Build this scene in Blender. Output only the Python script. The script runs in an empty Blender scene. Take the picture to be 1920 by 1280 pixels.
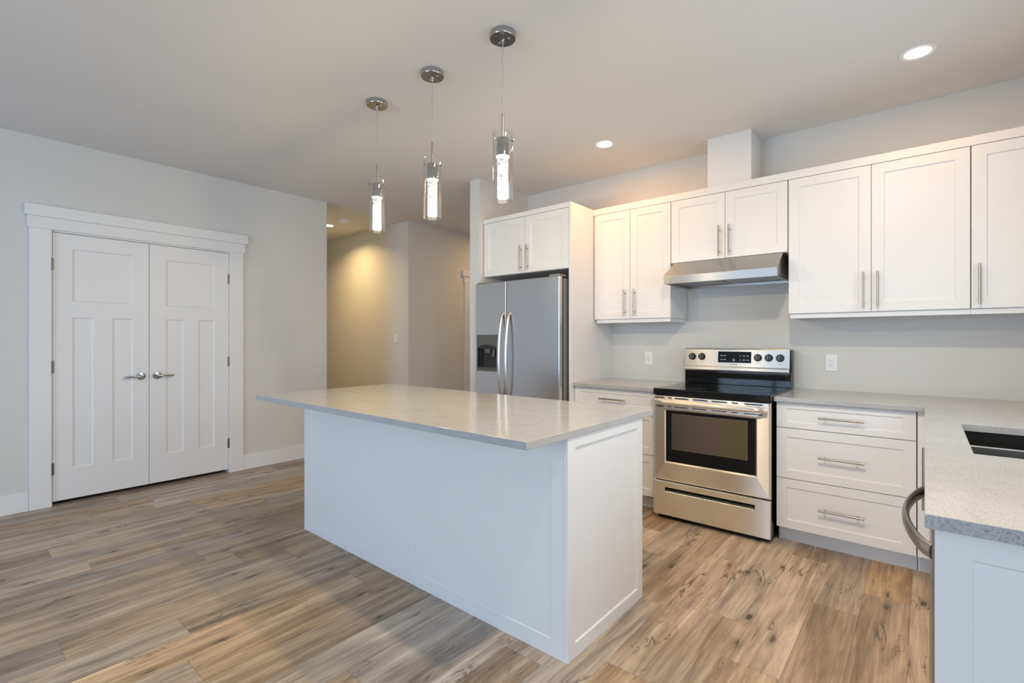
import bpy, bmesh, math, random
from mathutils import Vector, Matrix
random.seed(7)
R = math.radians
sc = bpy.context.scene
C = sc.collection

# ------------------------------------------------------------------ camera
FPX, CY = 914.67, 635.15
cd = bpy.data.cameras.new('camera')
cd.sensor_fit = 'HORIZONTAL'
cd.sensor_width = 36.0
cd.lens = 36.0 * FPX / 1920.0
cd.shift_y = (CY - 640.0) / 1920.0
cd.clip_start = 0.05
cam = bpy.data.objects.new('camera', cd)
C.objects.link(cam)
cam.location = (0, 0, 1.2586)
cam.rotation_euler = (R(90), 0, R(40.222))
sc.camera = cam

# ------------------------------------------------------------------ exposure, world, daylight
sc.view_settings.view_transform = 'Standard'
sc.view_settings.look = 'None'
sc.view_settings.gamma = 1.0
sc.view_settings.use_curve_mapping = False
sc.view_settings.exposure = 0.05

w = bpy.data.worlds.new('sky')
w.use_nodes = True
sc.world = w
bg = w.node_tree.nodes['Background']
bg.inputs[0].default_value = (0.72, 0.84, 1.0, 1)
bg.inputs[1].default_value = 1.0

DAY = (0.69, 0.81, 1.0)
WARM = (1.0, 0.56, 0.20)


def area(name, loc, rot, sx, sy, watts, col, shape='RECTANGLE', spread=None):
    l = bpy.data.lights.new(name, 'AREA')
    l.shape = shape
    l.size = sx
    if shape in ('RECTANGLE', 'ELLIPSE'):
        l.size_y = sy
    l.energy = watts
    l.color = col
    if spread:
        l.spread = spread
    o = bpy.data.objects.new(name, l)
    C.objects.link(o)
    o.location = loc
    o.rotation_euler = rot
    return o


# daylight entering through the windows of the room (behind and beside the camera)
area('daylight_rear_patio', (-2.5, -4.06, 1.25), (R(90), 0, 0), 2.3, 2.0, 124, (0.52, 0.695, 1.0))
area('daylight_rear_window', (0.6, -4.06, 1.35), (R(90), 0, 0), 2.3, 1.8, 7.0, DAY)
area('daylight_side_window', (3.06, -1.1, 1.35), (R(90), 0, R(90)), 2.6, 1.8, 76, (0.62, 0.76, 1.0))
area('daylight_sink_window', (0.75, 2.45, 1.62), (R(90), 0, R(90)), 1.1, 0.95, 20, (0.60, 0.79, 1.0))


# ------------------------------------------------------------------ materials
def nodes(name):
    m = bpy.data.materials.new(name)
    m.use_nodes = True
    nt = m.node_tree
    return m, nt, nt.nodes, nt.links, nt.nodes['Principled BSDF']


def N(nt, kind, **kw):
    n = nt.nodes.new(kind)
    for k, v in kw.items():
        setattr(n, k, v)
    return n


def plain(name, col, rough=0.5, metal=0.0, noise=0.0, nscale=8.0, bump=0.0, bscale=300.0, spec=None):
    m, nt, nd, lk, p = nodes(name)
    p.inputs['Base Color'].default_value = (*col, 1)
    p.inputs['Roughness'].default_value = rough
    p.inputs['Metallic'].default_value = metal
    if spec is not None:
        p.inputs['Specular IOR Level'].default_value = spec
    tc = N(nt, 'ShaderNodeTexCoord')
    nz = N(nt, 'ShaderNodeTexNoise')
    nz.inputs['Scale'].default_value = nscale
    lk.new(tc.outputs['Object'], nz.inputs['Vector'])
    mr = N(nt, 'ShaderNodeMapRange')
    mr.inputs['To Min'].default_value = 1 - noise
    mr.inputs['To Max'].default_value = 1 + noise
    lk.new(nz.outputs['Fac'], mr.inputs['Value'])
    mx = N(nt, 'ShaderNodeVectorMath', operation='SCALE')
    mx.inputs[0].default_value = col
    lk.new(mr.outputs[0], mx.inputs['Scale'])
    lk.new(mx.outputs[0], p.inputs['Base Color'])
    if bump > 0:
        n2 = N(nt, 'ShaderNodeTexNoise')
        n2.inputs['Scale'].default_value = bscale
        lk.new(tc.outputs['Object'], n2.inputs['Vector'])
        b = N(nt, 'ShaderNodeBump')
        b.inputs['Strength'].default_value = bump
        b.inputs['Distance'].default_value = 0.001
        lk.new(n2.outputs['Fac'], b.inputs['Height'])
        lk.new(b.outputs[0], p.inputs['Normal'])
    return m


def steel(name, col, rough, axis='X', streak=0.06, aniso=0.0):
    """brushed stainless: fine streaks along one axis vary roughness and tone"""
    m, nt, nd, lk, p = nodes(name)
    p.inputs['Metallic'].default_value = 1.0
    tc = N(nt, 'ShaderNodeTexCoord')
    mp = N(nt, 'ShaderNodeMapping')
    mp.inputs['Scale'].default_value = {'X': (1.5, 400, 400), 'Z': (400, 400, 1.5), 'Y': (400, 1.5, 400)}[axis]
    lk.new(tc.outputs['Object'], mp.inputs[0])
    nz = N(nt, 'ShaderNodeTexNoise')
    nz.inputs['Scale'].default_value = 1.0
    nz.inputs['Detail'].default_value = 2
    lk.new(mp.outputs[0], nz.inputs['Vector'])
    mr = N(nt, 'ShaderNodeMapRange')
    mr.inputs['To Min'].default_value = rough - streak
    mr.inputs['To Max'].default_value = rough + streak
    lk.new(nz.outputs['Fac'], mr.inputs['Value'])
    lk.new(mr.outputs[0], p.inputs['Roughness'])
    m2 = N(nt, 'ShaderNodeMapRange')
    m2.inputs['To Min'].default_value = 0.975
    m2.inputs['To Max'].default_value = 1.025
    lk.new(nz.outputs['Fac'], m2.inputs['Value'])
    sc_ = N(nt, 'ShaderNodeVectorMath', operation='SCALE')
    sc_.inputs[0].default_value = col
    lk.new(m2.outputs[0], sc_.inputs['Scale'])
    lk.new(sc_.outputs[0], p.inputs['Base Color'])
    p.inputs['Anisotropic'].default_value = aniso
    tg = N(nt, 'ShaderNodeTangent', direction_type='UV_MAP')
    tg.uv_map = 'UVMap'
    lk.new(tg.outputs[0], p.inputs['Tangent'])
    return m


def quartz(name):
    m, nt, nd, lk, p = nodes(name)
    tc = N(nt, 'ShaderNodeTexCoord')
    n1 = N(nt, 'ShaderNodeTexNoise')
    n1.inputs['Scale'].default_value = 260
    n1.inputs['Detail'].default_value = 3
    n1.inputs['Roughness'].default_value = 0.65
    v = N(nt, 'ShaderNodeTexVoronoi')
    v.inputs['Scale'].default_value = 330
    n2 = N(nt, 'ShaderNodeTexNoise')
    n2.inputs['Scale'].default_value = 9
    n2.inputs['Detail'].default_value = 4
    for n in (n1, v, n2):
        lk.new(tc.outputs['Object'], n.inputs['Vector'])
    r1 = N(nt, 'ShaderNodeValToRGB')
    e = r1.color_ramp.elements
    e[0].position, e[0].color = 0.27, (0.15, 0.155, 0.165, 1)
    e[1].position, e[1].color = 0.60, (0.50, 0.505, 0.51, 1)
    k = r1.color_ramp.elements.new(0.42)
    k.color = (0.40, 0.405, 0.41, 1)
    lk.new(n1.outputs['Fac'], r1.inputs[0])
    r2 = N(nt, 'ShaderNodeValToRGB')
    e = r2.color_ramp.elements
    e[0].position, e[0].color = 0.10, (0.62, 0.60, 0.57, 1)
    e[1].position, e[1].color = 0.24, (0, 0, 0, 1)
    lk.new(v.outputs['Distance'], r2.inputs[0])
    mx = N(nt, 'ShaderNodeMix', data_type='RGBA', blend_type='LIGHTEN')
    mx.inputs[0].default_value = 0.40
    lk.new(r1.outputs[0], mx.inputs[6])
    lk.new(r2.outputs[0], mx.inputs[7])
    m3 = N(nt, 'ShaderNodeMapRange')
    m3.inputs['To Min'].default_value = 0.84
    m3.inputs['To Max'].default_value = 1.06
    lk.new(n2.outputs['Fac'], m3.inputs['Value'])
    s = N(nt, 'ShaderNodeVectorMath', operation='SCALE')
    lk.new(mx.outputs[2], s.inputs[0])
    lk.new(m3.outputs[0], s.inputs['Scale'])
    lk.new(s.outputs[0], p.inputs['Base Color'])
    p.inputs['Roughness'].default_value = 0.13
    p.inputs['Specular IOR Level'].default_value = 0.75
    return m


def plank_floor(name):
    """vinyl oak planks running along Y, 0.18 x 1.22 m, each with its own tone, grain, knots and splits"""
    PW, PL = 0.18, 1.22
    m, nt, nd, lk, p = nodes(name)

    def math_(op, a, b=None, c=None):
        n = N(nt, 'ShaderNodeMath', operation=op)
        for i, x in enumerate((a, b, c)):
            if x is None:
                continue
            if isinstance(x, (int, float)):
                n.inputs[i].default_value = x
            else:
                lk.new(x, n.inputs[i])
        return n.outputs[0]

    def ramp(x, stops):
        r = N(nt, 'ShaderNodeValToRGB')
        els = r.color_ramp.elements
        while len(els) < len(stops):
            els.new(0.5)
        for el, (pos, col) in zip(els, stops):
            el.position = pos
            el.color = (*col, 1) if len(col) == 3 else col
        lk.new(x, r.inputs[0])
        return r.outputs[0]

    def mix(fac, a, b, mode='MIX'):
        n = N(nt, 'ShaderNodeMix', data_type='RGBA', blend_type=mode)
        if isinstance(fac, float):
            n.inputs[0].default_value = fac
        else:
            lk.new(fac, n.inputs[0])
        for i, x in ((6, a), (7, b)):
            if isinstance(x, tuple):
                n.inputs[i].default_value = (*x, 1)
            else:
                lk.new(x, n.inputs[i])
        return n.outputs[2]

    tc = N(nt, 'ShaderNodeTexCoord')
    sp = N(nt, 'ShaderNodeSeparateXYZ')
    lk.new(tc.outputs['Object'], sp.inputs[0])
    X, Y = sp.outputs[0], sp.outputs[1]
    xs = math_('DIVIDE', math_('ADD', X, 20.03), PW)
    row = math_('FLOOR', xs)
    fx = math_('FRACT', xs)
    wn = N(nt, 'ShaderNodeTexWhiteNoise', noise_dimensions='1D')
    lk.new(row, wn.inputs['W'])
    ys = math_('ADD', math_('DIVIDE', math_('ADD', Y, 20.0), PL), wn.outputs['Value'])
    col = math_('FLOOR', ys)
    fy = math_('FRACT', ys)
    cb = N(nt, 'ShaderNodeCombineXYZ')
    lk.new(row, cb.inputs[0])
    lk.new(col, cb.inputs[1])
    w2 = N(nt, 'ShaderNodeTexWhiteNoise', noise_dimensions='2D')
    lk.new(cb.outputs[0], w2.inputs['Vector'])
    rnd = w2.outputs['Value']
    sr = N(nt, 'ShaderNodeSeparateColor')
    lk.new(w2.outputs['Color'], sr.inputs[0])
    rnd2 = sr.outputs[1]
    off = math_('MULTIPLY', rnd, 37.0)

    def grain(sx, sy, detail, rough=0.6, dist=0.0, shift=0.0):
        mp = N(nt, 'ShaderNodeCombineXYZ')
        lk.new(math_('MULTIPLY', X, sx), mp.inputs[0])
        lk.new(math_('MULTIPLY', Y, sy), mp.inputs[1])
        lk.new(math_('ADD', off, shift), mp.inputs[2])
        n = N(nt, 'ShaderNodeTexNoise')
        n.inputs['Scale'].default_value = 1.0
        n.inputs['Detail'].default_value = detail
        n.inputs['Roughness'].default_value = rough
        n.inputs['Distortion'].default_value = dist
        lk.new(mp.outputs[0], n.inputs['Vector'])
        return n.outputs['Fac']

    broad = grain(17.0, 1.35, 7, 0.66, 0.6)
    fine = grain(95.0, 3.2, 8, 0.72, 0.4, 5.0)
    blotch = grain(4.5, 1.7, 4, 0.55, 0.9, 11.0)
    ridge = grain(13.0, 1.9, 4, 0.6, 1.2, 19.0)
    rmask = grain(6.0, 2.6, 2, 0.5, 0.3, 23.0)
    base = ramp(broad, [(0.24, (0.165, 0.120, 0.088)), (0.39, (0.305, 0.228, 0.162)), (0.50, (0.425, 0.325, 0.232)), (0.62, (0.535, 0.425, 0.312)), (0.77, (0.74, 0.64, 0.52))])
    tone = ramp(rnd, [(0.0, (0.66, 0.64, 0.62)), (0.3, (0.86, 0.83, 0.79)), (0.6, (1.0, 0.955, 0.89)), (0.82, (1.08, 1.04, 0.97)), (1.0, (1.24, 1.21, 1.16))])
    base = mix(1.0, base, tone, 'MULTIPLY')
    hs = N(nt, 'ShaderNodeHueSaturation')
    sat = N(nt, 'ShaderNodeMapRange')
    sat.inputs['To Min'].default_value = 0.62
    sat.inputs['To Max'].default_value = 1.25
    lk.new(rnd2, sat.inputs['Value'])
    lk.new(sat.outputs[0], hs.inputs['Saturation'])
    lk.new(base, hs.inputs['Color'])
    base = hs.outputs[0]
    base = mix(0.55, base, ramp(fine, [(0.30, (0.38, 0.35, 0.33)), (0.5, (0.95, 0.94, 0.93)), (0.70, (1.40, 1.39, 1.37))]), 'MULTIPLY')
    base = mix(0.6, base, ramp(blotch, [(0.30, (0.66, 0.62, 0.60)), (0.5, (1, 1, 1)), (0.72, (1.22, 1.20, 1.17))]), 'MULTIPLY')
    # long thin splits: the zero crossings of one noise, only where a second noise allows them
    zc = math_('ABSOLUTE', math_('SUBTRACT', ridge, 0.5))
    line = ramp(zc, [(0.004, (1, 1, 1)), (0.020, (0, 0, 0))])
    allow = ramp(rmask, [(0.54, (0, 0, 0)), (0.64, (0.85, 0.85, 0.85))])
    base = mix(math_('MULTIPLY', line, allow), base, (0.07, 0.050, 0.038))
    # knots: the cores of a few stretched cells
    kv = N(nt, 'ShaderNodeCombineXYZ')
    lk.new(math_('ADD', math_('MULTIPLY', X, 8.5), math_('MULTIPLY', math_('SUBTRACT', fine, 0.5), 0.5)), kv.inputs[0])
    lk.new(math_('ADD', math_('MULTIPLY', Y, 2.7), math_('MULTIPLY', math_('SUBTRACT', blotch, 0.5), 0.6)), kv.inputs[1])
    vo = N(nt, 'ShaderNodeTexVoronoi', voronoi_dimensions='2D')
    vo.inputs['Scale'].default_value = 1.0
    lk.new(kv.outputs[0], vo.inputs['Vector'])
    vs = N(nt, 'ShaderNodeSeparateColor')
    lk.new(vo.outputs['Color'], vs.inputs[0])
    some = math_('GREATER_THAN', vs.outputs[0], 0.80)
    core = ramp(vo.outputs['Distance'], [(0.055, (0.9, 0.9, 0.9)), (0.085, (0.35, 0.35, 0.35)), (0.22, (0, 0, 0))])
    base = mix(math_('MULTIPLY', core, some), base, (0.060, 0.042, 0.031))
    ex = math_('MULTIPLY', math_('MINIMUM', fx, math_('SUBTRACT', 1.0, fx)), PW)
    ey = math_('MULTIPLY', math_('MINIMUM', fy, math_('SUBTRACT', 1.0, fy)), PL)
    edge = math_('MINIMUM', ex, ey)
    seam = ramp(math_('MULTIPLY', edge, 100.0), [(0.05, (1, 1, 1)), (0.18, (0, 0, 0))])
    base = mix(math_('MULTIPLY', seam, 0.45), base, (0.09, 0.065, 0.05))
    lk.new(base, p.inputs['Base Color'])
    p.inputs['Roughness'].default_value = 0.42
    rr = N(nt, 'ShaderNodeMapRange')
    rr.inputs['To Min'].default_value = 0.34
    rr.inputs['To Max'].default_value = 0.52
    lk.new(fine, rr.inputs['Value'])
    lk.new(rr.outputs[0], p.inputs['Roughness'])
    b = N(nt, 'ShaderNodeBump')
    b.inputs['Strength'].default_value = 0.25
    b.inputs['Distance'].default_value = 0.0015
    lk.new(math_('SUBTRACT', fine, seam), b.inputs['Height'])
    lk.new(b.outputs[0], p.inputs['Normal'])
    return m


def thin_glass(name, tint=(1, 1, 1), gloss=0.06):
    m, nt, nd, lk, p = nodes(name)
    nd.remove(p)
    out = nd['Material Output']
    tr = N(nt, 'ShaderNodeBsdfTransparent')
    tr.inputs[0].default_value = (*tint, 1)
    gl = N(nt, 'ShaderNodeBsdfGlossy')
    gl.inputs['Roughness'].default_value = 0.02
    lw = N(nt, 'ShaderNodeLayerWeight')
    lw.inputs['Blend'].default_value = 0.22
    mr = N(nt, 'ShaderNodeMapRange')
    mr.inputs['To Min'].default_value = gloss
    mr.inputs['To Max'].default_value = 0.75
    lk.new(lw.outputs['Facing'], mr.inputs['Value'])
    mx = N(nt, 'ShaderNodeMixShader')
    lk.new(mr.outputs[0], mx.inputs[0])
    lk.new(tr.outputs[0], mx.inputs[1])
    lk.new(gl.outputs[0], mx.inputs[2])
    lk.new(mx.outputs[0], out.inputs[0])
    return m


def oven_glass(name):
    """coated oven glass: half see-through, its coating shifting from grey over purple to olive"""
    m, nt, nd, lk, p = nodes(name)
    tc = N(nt, 'ShaderNodeTexCoord')
    sp = N(nt, 'ShaderNodeSeparateXYZ')
    lk.new(tc.outputs['Generated'], sp.inputs[0])
    rp = N(nt, 'ShaderNodeValToRGB')
    e = rp.color_ramp.elements
    e[0].position, e[0].color = 0.0, (0.055, 0.055, 0.050, 1)
    e[1].position, e[1].color = 1.0, (0.105, 0.098, 0.045, 1)
    for pos, c in ((0.22, (0.105, 0.080, 0.085, 1)), (0.55, (0.125, 0.090, 0.082, 1))):
        k = rp.color_ramp.elements.new(pos)
        k.color = c
    lk.new(sp.outputs[0], rp.inputs[0])
    lk.new(rp.outputs[0], p.inputs['Base Color'])
    p.inputs['Roughness'].default_value = 0.06
    tr = N(nt, 'ShaderNodeBsdfTransparent')
    tr.inputs[0].default_value = (0.75, 0.70, 0.62, 1)
    mx = N(nt, 'ShaderNodeMixShader')
    mx.inputs[0].default_value = 0.70
    lk.new(tr.outputs[0], mx.inputs[1])
    lk.new(p.outputs[0], mx.inputs[2])
    lk.new(mx.outputs[0], nd['Material Output'].inputs[0])
    return m


def glow(name, col, strength):
    m, nt, nd, lk, p = nodes(name)
    p.inputs['Base Color'].default_value = (*col, 1)
    p.inputs['Emission Color'].default_value = (*col, 1)
    p.inputs['Emission Strength'].default_value = strength
    return m


def bubble_crystal(name):
    """lit crystal rod full of bubbles: emission broken up by small cells"""
    m, nt, nd, lk, p = nodes(name)
    tc = N(nt, 'ShaderNodeTexCoord')
    v = N(nt, 'ShaderNodeTexVoronoi')
    v.inputs['Scale'].default_value = 62
    lk.new(tc.outputs['Object'], v.inputs['Vector'])
    n = N(nt, 'ShaderNodeTexNoise')
    n.inputs['Scale'].default_value = 55
    lk.new(tc.outputs['Object'], n.inputs['Vector'])
    r = N(nt, 'ShaderNodeValToRGB')
    e = r.color_ramp.elements
    e[0].position, e[0].color = 0.26, (0.0, 0.0, 0.0, 1)
    e[1].position, e[1].color = 0.70, (1, 1, 1, 1)
    ad = N(nt, 'ShaderNodeMath', operation='MULTIPLY')
    lk.new(v.outputs['Distance'], ad.inputs[0])
    lk.new(n.outputs['Fac'], ad.inputs[1])
    a2 = N(nt, 'ShaderNodeMath', operation='MULTIPLY')
    a2.inputs[1].default_value = 2.2
    lk.new(ad.outputs[0], a2.inputs[0])
    lk.new(a2.outputs[0], r.inputs[0])
    ml = N(nt, 'ShaderNodeMath', operation='MULTIPLY')
    ml.inputs[1].default_value = 1.0
    lk.new(r.outputs[0], ml.inputs[0])
    a3 = N(nt, 'ShaderNodeMath', operation='ADD')
    a3.inputs[1].default_value = 0.12
    lk.new(ml.outputs[0], a3.inputs[0])
    p.inputs['Base Color'].default_value = (0.55, 0.55, 0.54, 1)
    p.inputs['Roughness'].default_value = 0.15
    p.inputs['Emission Color'].default_value = (1.0, 0.97, 0.90, 1)
    lk.new(a3.outputs[0], p.inputs['Emission Strength'])
    return m


M = dict(
    wall=plain('wall_paint', (0.66, 0.66, 0.645), 0.75, noise=0.01, nscale=2, bump=0.06, bscale=220),
    ceiling=plain('ceiling_paint', (0.735, 0.737, 0.738), 0.9, noise=0.01, nscale=2, bump=0.10, bscale=160),
    trim=plain('trim_paint', (0.77, 0.78, 0.79), 0.42, noise=0.005),
    cabinet=plain('white_lacquer', (0.785, 0.785, 0.785), 0.38, noise=0.005),
    toe=plain('toe_kick_white', (0.80, 0.81, 0.83), 0.45, noise=0.01),
    carcass=plain('white_melamine', (0.74, 0.74, 0.74), 0.5, noise=0.01),
    quartz=quartz('speckled_grey_quartz'),
    floor=plank_floor('oak_planks'),
    steel=steel('brushed_stainless', (0.74, 0.73, 0.715), 0.30, 'X'),
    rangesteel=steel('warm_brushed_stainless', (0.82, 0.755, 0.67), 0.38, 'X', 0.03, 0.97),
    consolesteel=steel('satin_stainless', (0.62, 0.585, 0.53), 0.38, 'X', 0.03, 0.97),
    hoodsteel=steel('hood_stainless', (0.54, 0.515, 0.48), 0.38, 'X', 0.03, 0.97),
    steelv=steel('brushed_stainless_upright', (0.57, 0.575, 0.59), 0.27, 'Z', 0.006),
    steeld=steel('dark_brushed_stainless', (0.36, 0.355, 0.345), 0.30, 'Y'),
    hinge=plain('dark_hinge_metal', (0.22, 0.215, 0.21), 0.35, 1.0),
    nickel=plain('satin_nickel', (0.38, 0.365, 0.345), 0.28, 1.0),
    chrome=plain('polished_chrome', (0.46, 0.455, 0.45), 0.08, 1.0),
    black=plain('black_enamel', (0.008, 0.009, 0.010), 0.12, spec=0.22),
    blackglass=plain('black_ceramic_glass', (0.006, 0.007, 0.008), 0.05, spec=0.30),
    ring=plain('burner_ring_print', (0.05, 0.05, 0.052), 0.15),
    ovenglass=oven_glass('oven_window_glass'),
    darkplastic=plain('dark_grey_plastic', (0.10, 0.10, 0.095), 0.35, noise=0.02),
    blackplastic=plain('black_plastic', (0.015, 0.015, 0.016), 0.3),
    greyside=plain('grey_textured_side', (0.22, 0.22, 0.225), 0.45, noise=0.02, bump=0.1, bscale=500),
    whiteplastic=plain('white_plastic', (0.82, 0.83, 0.84), 0.35),
    slot=plain('slot_dark', (0.10, 0.10, 0.10), 0.6),
    mark=plain('grey_printed_mark', (0.42, 0.42, 0.43), 0.5),
    letter=plain('dark_printed_letters', (0.10, 0.09, 0.08), 0.5),
    shadowgap=plain('closet_dark', (0.02, 0.02, 0.02), 0.9),
    tape=plain('green_painters_tape', (0.02, 0.20, 0.035), 0.6, noise=0.05),
    sink=plain('black_composite', (0.012, 0.013, 0.012), 0.32, noise=0.05, nscale=300),
    glass=thin_glass('clear_glass'),
    pane=thin_glass('window_pane', (0.97, 0.99, 0.98), 0.03),
    lamp=glow('lit_diffuser', (1.0, 0.93, 0.80), 9.0),
    crystal=bubble_crystal('lit_bubble_crystal'),
    cord=plain('clear_grey_cord', (0.42, 0.41, 0.39), 0.35),
)


# ------------------------------------------------------------------ builders
def link_mesh(name, bm, mat, parent=None, loc=(0, 0, 0), rotz=0.0, bevel=0.0, seg=2, smooth=False):
    me = bpy.data.meshes.new(name)
    bmesh.ops.recalc_face_normals(bm, faces=bm.faces[:])
    uv = bm.loops.layers.uv.new('UVMap')      # u runs up the thing, so brushed metal smears its highlights upright
    for f in bm.faces:
        for l_ in f.loops:
            l_[uv].uv = (l_.vert.co.z + 0.13 * l_.vert.co.y, l_.vert.co.x + 0.9 * l_.vert.co.y)
    bm.to_mesh(me)
    bm.free()
    mats = mat if isinstance(mat, (list, tuple)) else [mat]
    for k in mats:
        me.materials.append(M[k])
    o = bpy.data.objects.new(name, me)
    C.objects.link(o)
    o.location = loc
    o.rotation_euler = (0, 0, rotz)
    if parent is not None:
        o.parent = parent
    if smooth:
        for f in me.polygons:
            f.use_smooth = True
        me.set_sharp_from_angle(angle=R(40))
    if bevel > 0:
        b = o.modifiers.new('bevel', 'BEVEL')
        b.width = bevel
        b.segments = seg
        b.limit_method = 'ANGLE'
        b.angle_limit = R(50)
    return o


def info(o, label, cat, group=None):
    o['label'] = label
    o['category'] = cat
    if group:
        o['group'] = group
    return o


def thing(name, label, cat, loc=(0, 0, 0), rotz=0.0, group=None):
    o = bpy.data.objects.new(name, None)
    o.empty_display_size = 0.1
    C.objects.link(o)
    o.location = loc
    o.rotation_euler = (0, 0, rotz)
    return info(o, label, cat, group)


def struct(o, label=None, cat=None):
    o['kind'] = 'structure'
    if label:
        o['label'] = label
        o['category'] = cat
    return o


def bx(bm, x0, x1, y0, y1, z0, z1, mi=0):
    v = [bm.verts.new(p) for p in ((x0, y0, z0), (x1, y0, z0), (x1, y1, z0), (x0, y1, z0), (x0, y0, z1), (x1, y0, z1), (x1, y1, z1), (x0, y1, z1))]
    for q in ((0, 3, 2, 1), (4, 5, 6, 7), (0, 1, 5, 4), (1, 2, 6, 5), (2, 3, 7, 6), (3, 0, 4, 7)):
        f = bm.faces.new([v[i] for i in q])
        f.material_index = mi


def box(*b):
    bm = bmesh.new()
    for q in (b if isinstance(b[0], (tuple, list)) else (b,)):
        bx(bm, *q)
    return bm


def lathe(bm, prof, n=40, c=(0, 0, 0), axis='Z', mi=0):
    """revolve (radius, height) pairs"""
    rings = []
    for r, h in prof:
        ring = []
        if r < 1e-6:
            pts = [(0, 0, h)]
        else:
            pts = [(r * math.cos(2 * math.pi * k / n), r * math.sin(2 * math.pi * k / n), h) for k in range(n)]
        for p in pts:
            if axis == 'Y':
                p = (p[0], -p[2], p[1])
            elif axis == 'X':
                p = (p[2], p[0], p[1])
            ring.append(bm.verts.new((p[0] + c[0], p[1] + c[1], p[2] + c[2])))
        rings.append(ring)
    for a, b in zip(rings, rings[1:]):
        if len(a) == 1 and len(b) == 1:
            continue
        for k in range(n):
            k2 = (k + 1) % n
            if len(a) == 1:
                f = bm.faces.new((a[0], b[k], b[k2]))
            elif len(b) == 1:
                f = bm.faces.new((a[k], a[k2], b[0]))
            else:
                f = bm.faces.new((a[k], a[k2], b[k2], b[k]))
            f.material_index = mi
    return bm


def sweep(bm, pts, ra, rb=None, n=12, up=(0, 0, 1), mi=0):
    """elliptical section swept along a polyline; rb is the half size along 'up'"""
    rb = ra if rb is None else rb
    P = [Vector(p) for p in pts]
    rings = []
    for i, p in enumerate(P):
        t = (P[min(i + 1, len(P) - 1)] - P[max(i - 1, 0)]).normalized()
        u = Vector(up)
        s = t.cross(u)
        if s.length < 1e-4:
            s = t.cross(Vector((1, 0, 0)))
        s.normalize()
        u = s.cross(t).normalized()
        rings.append([bm.verts.new(p + s * (ra * math.cos(2 * math.pi * k / n)) + u * (rb * math.sin(2 * math.pi * k / n))) for k in range(n)])
    for a, b in zip(rings, rings[1:]):
        for k in range(n):
            bm.faces.new((a[k], a[(k + 1) % n], b[(k + 1) % n], b[k])).material_index = mi
    for e in (rings[0], rings[-1]):
        bm.faces.new(e).material_index = mi
    return bm


def board(w, h, t, panels=(), depth=0.006, ch=0.005, inner=0):
    """a flat board, front at local y=0 facing -Y, back at y=t, with recessed panels (x0,x1,z0,z1)"""
    bm = bmesh.new()
    xs = sorted({0.0, w, *[a for q in panels for a in q[:2]]})
    zs = sorted({0.0, h, *[a for q in panels for a in q[2:4]]})
    cache = {}

    def V(x, y, z):
        k = (round(x, 5), round(y, 5), round(z, 5))
        if k not in cache:
            cache[k] = bm.verts.new((x, y, z))
        return cache[k]

    def inside(x, z):
        return any(q[0] < x < q[1] and q[2] < z < q[3] for q in panels)

    for xa, xb in zip(xs, xs[1:]):
        for za, zb in zip(zs, zs[1:]):
            bm.faces.new((V(xa, t, za), V(xa, t, zb), V(xb, t, zb), V(xb, t, za)))
            if not inside((xa + xb) / 2, (za + zb) / 2):
                bm.faces.new((V(xa, 0, za), V(xb, 0, za), V(xb, 0, zb), V(xa, 0, zb)))
    for za, zb in zip(zs, zs[1:]):
        for x in (0.0, w):
            bm.faces.new((V(x, 0, za), V(x, 0, zb), V(x, t, zb), V(x, t, za)))
    for xa, xb in zip(xs, xs[1:]):
        for z in (0.0, h):
            bm.faces.new((V(xa, 0, z), V(xb, 0, z), V(xb, t, z), V(xa, t, z)))
    for q in panels:
        x0, x1, z0, z1 = q[:4]
        bxs = [x for x in xs if x0 <= x <= x1]
        bzs = [z for z in zs if z0 <= z <= z1]
        loop = [(x, z0) for x in bxs] + [(x1, z) for z in bzs[1:]] + [(x, z1) for x in bxs[::-1][1:]] + [(x0, z) for z in bzs[::-1][1:-1]]

        def ins(x, z):
            return (min(max(x, x0 + ch), x1 - ch), min(max(z, z0 + ch), z1 - ch))

        inn = []
        for k in range(len(loop)):
            a, b = loop[k], loop[(k + 1) % len(loop)]
            ia, ib = ins(*a), ins(*b)
            vs = [V(a[0], 0, a[1]), V(b[0], 0, b[1]), V(ib[0], depth, ib[1]), V(ia[0], depth, ia[1])]
            u = []
            for v in vs:
                if v not in u:
                    u.append(v)
            if len(u) > 2:
                f = bm.faces.new(u)
                f.material_index = inner
            va = V(ia[0], depth, ia[1])
            if va not in inn:
                inn.append(va)
        f = bm.faces.new(inn)
        f.material_index = inner
    return bm


def shaker(w, h, t=0.019, stile=0.058, rail=None, depth=0.006):
    rail = stile if rail is None else rail
    return board(w, h, t, [(stile, w - stile, rail, h - rail)], depth, 0.004)


_pulls = {}


def pull(parent, x, z, length=0.222, upright=True, name='handle'):
    """bar pull on a front whose face is local y=0; centre at x,z"""
    key = (round(length, 3), upright)
    if key not in _pulls:
        bm = bmesh.new()
        L = length / 2
        if upright:
            sweep(bm, [(0, -0.032, -L), (0, -0.032, L)], 0.006, n=14, up=(0, 1, 0))
            for s in (-1, 1):
                sweep(bm, [(0, 0, s * (L - 0.033)), (0, -0.032, s * (L - 0.033))], 0.0045, n=10)
        else:
            sweep(bm, [(-L, -0.032, 0), (L, -0.032, 0)], 0.006, n=14)
            for s in (-1, 1):
                sweep(bm, [(s * (L - 0.033), 0, 0), (s * (L - 0.033), -0.032, 0)], 0.0045, n=10)
        o = link_mesh(name, bm, 'nickel', parent, (x, 0, z), smooth=True)
        _pulls[key] = o
        o['label'] = 'brushed nickel bar pull'
        return o
    o = _pulls[key].copy()
    o.name = name
    C.objects.link(o)
    o.parent = parent
    o.location = (x, 0, z)
    return o


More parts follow.
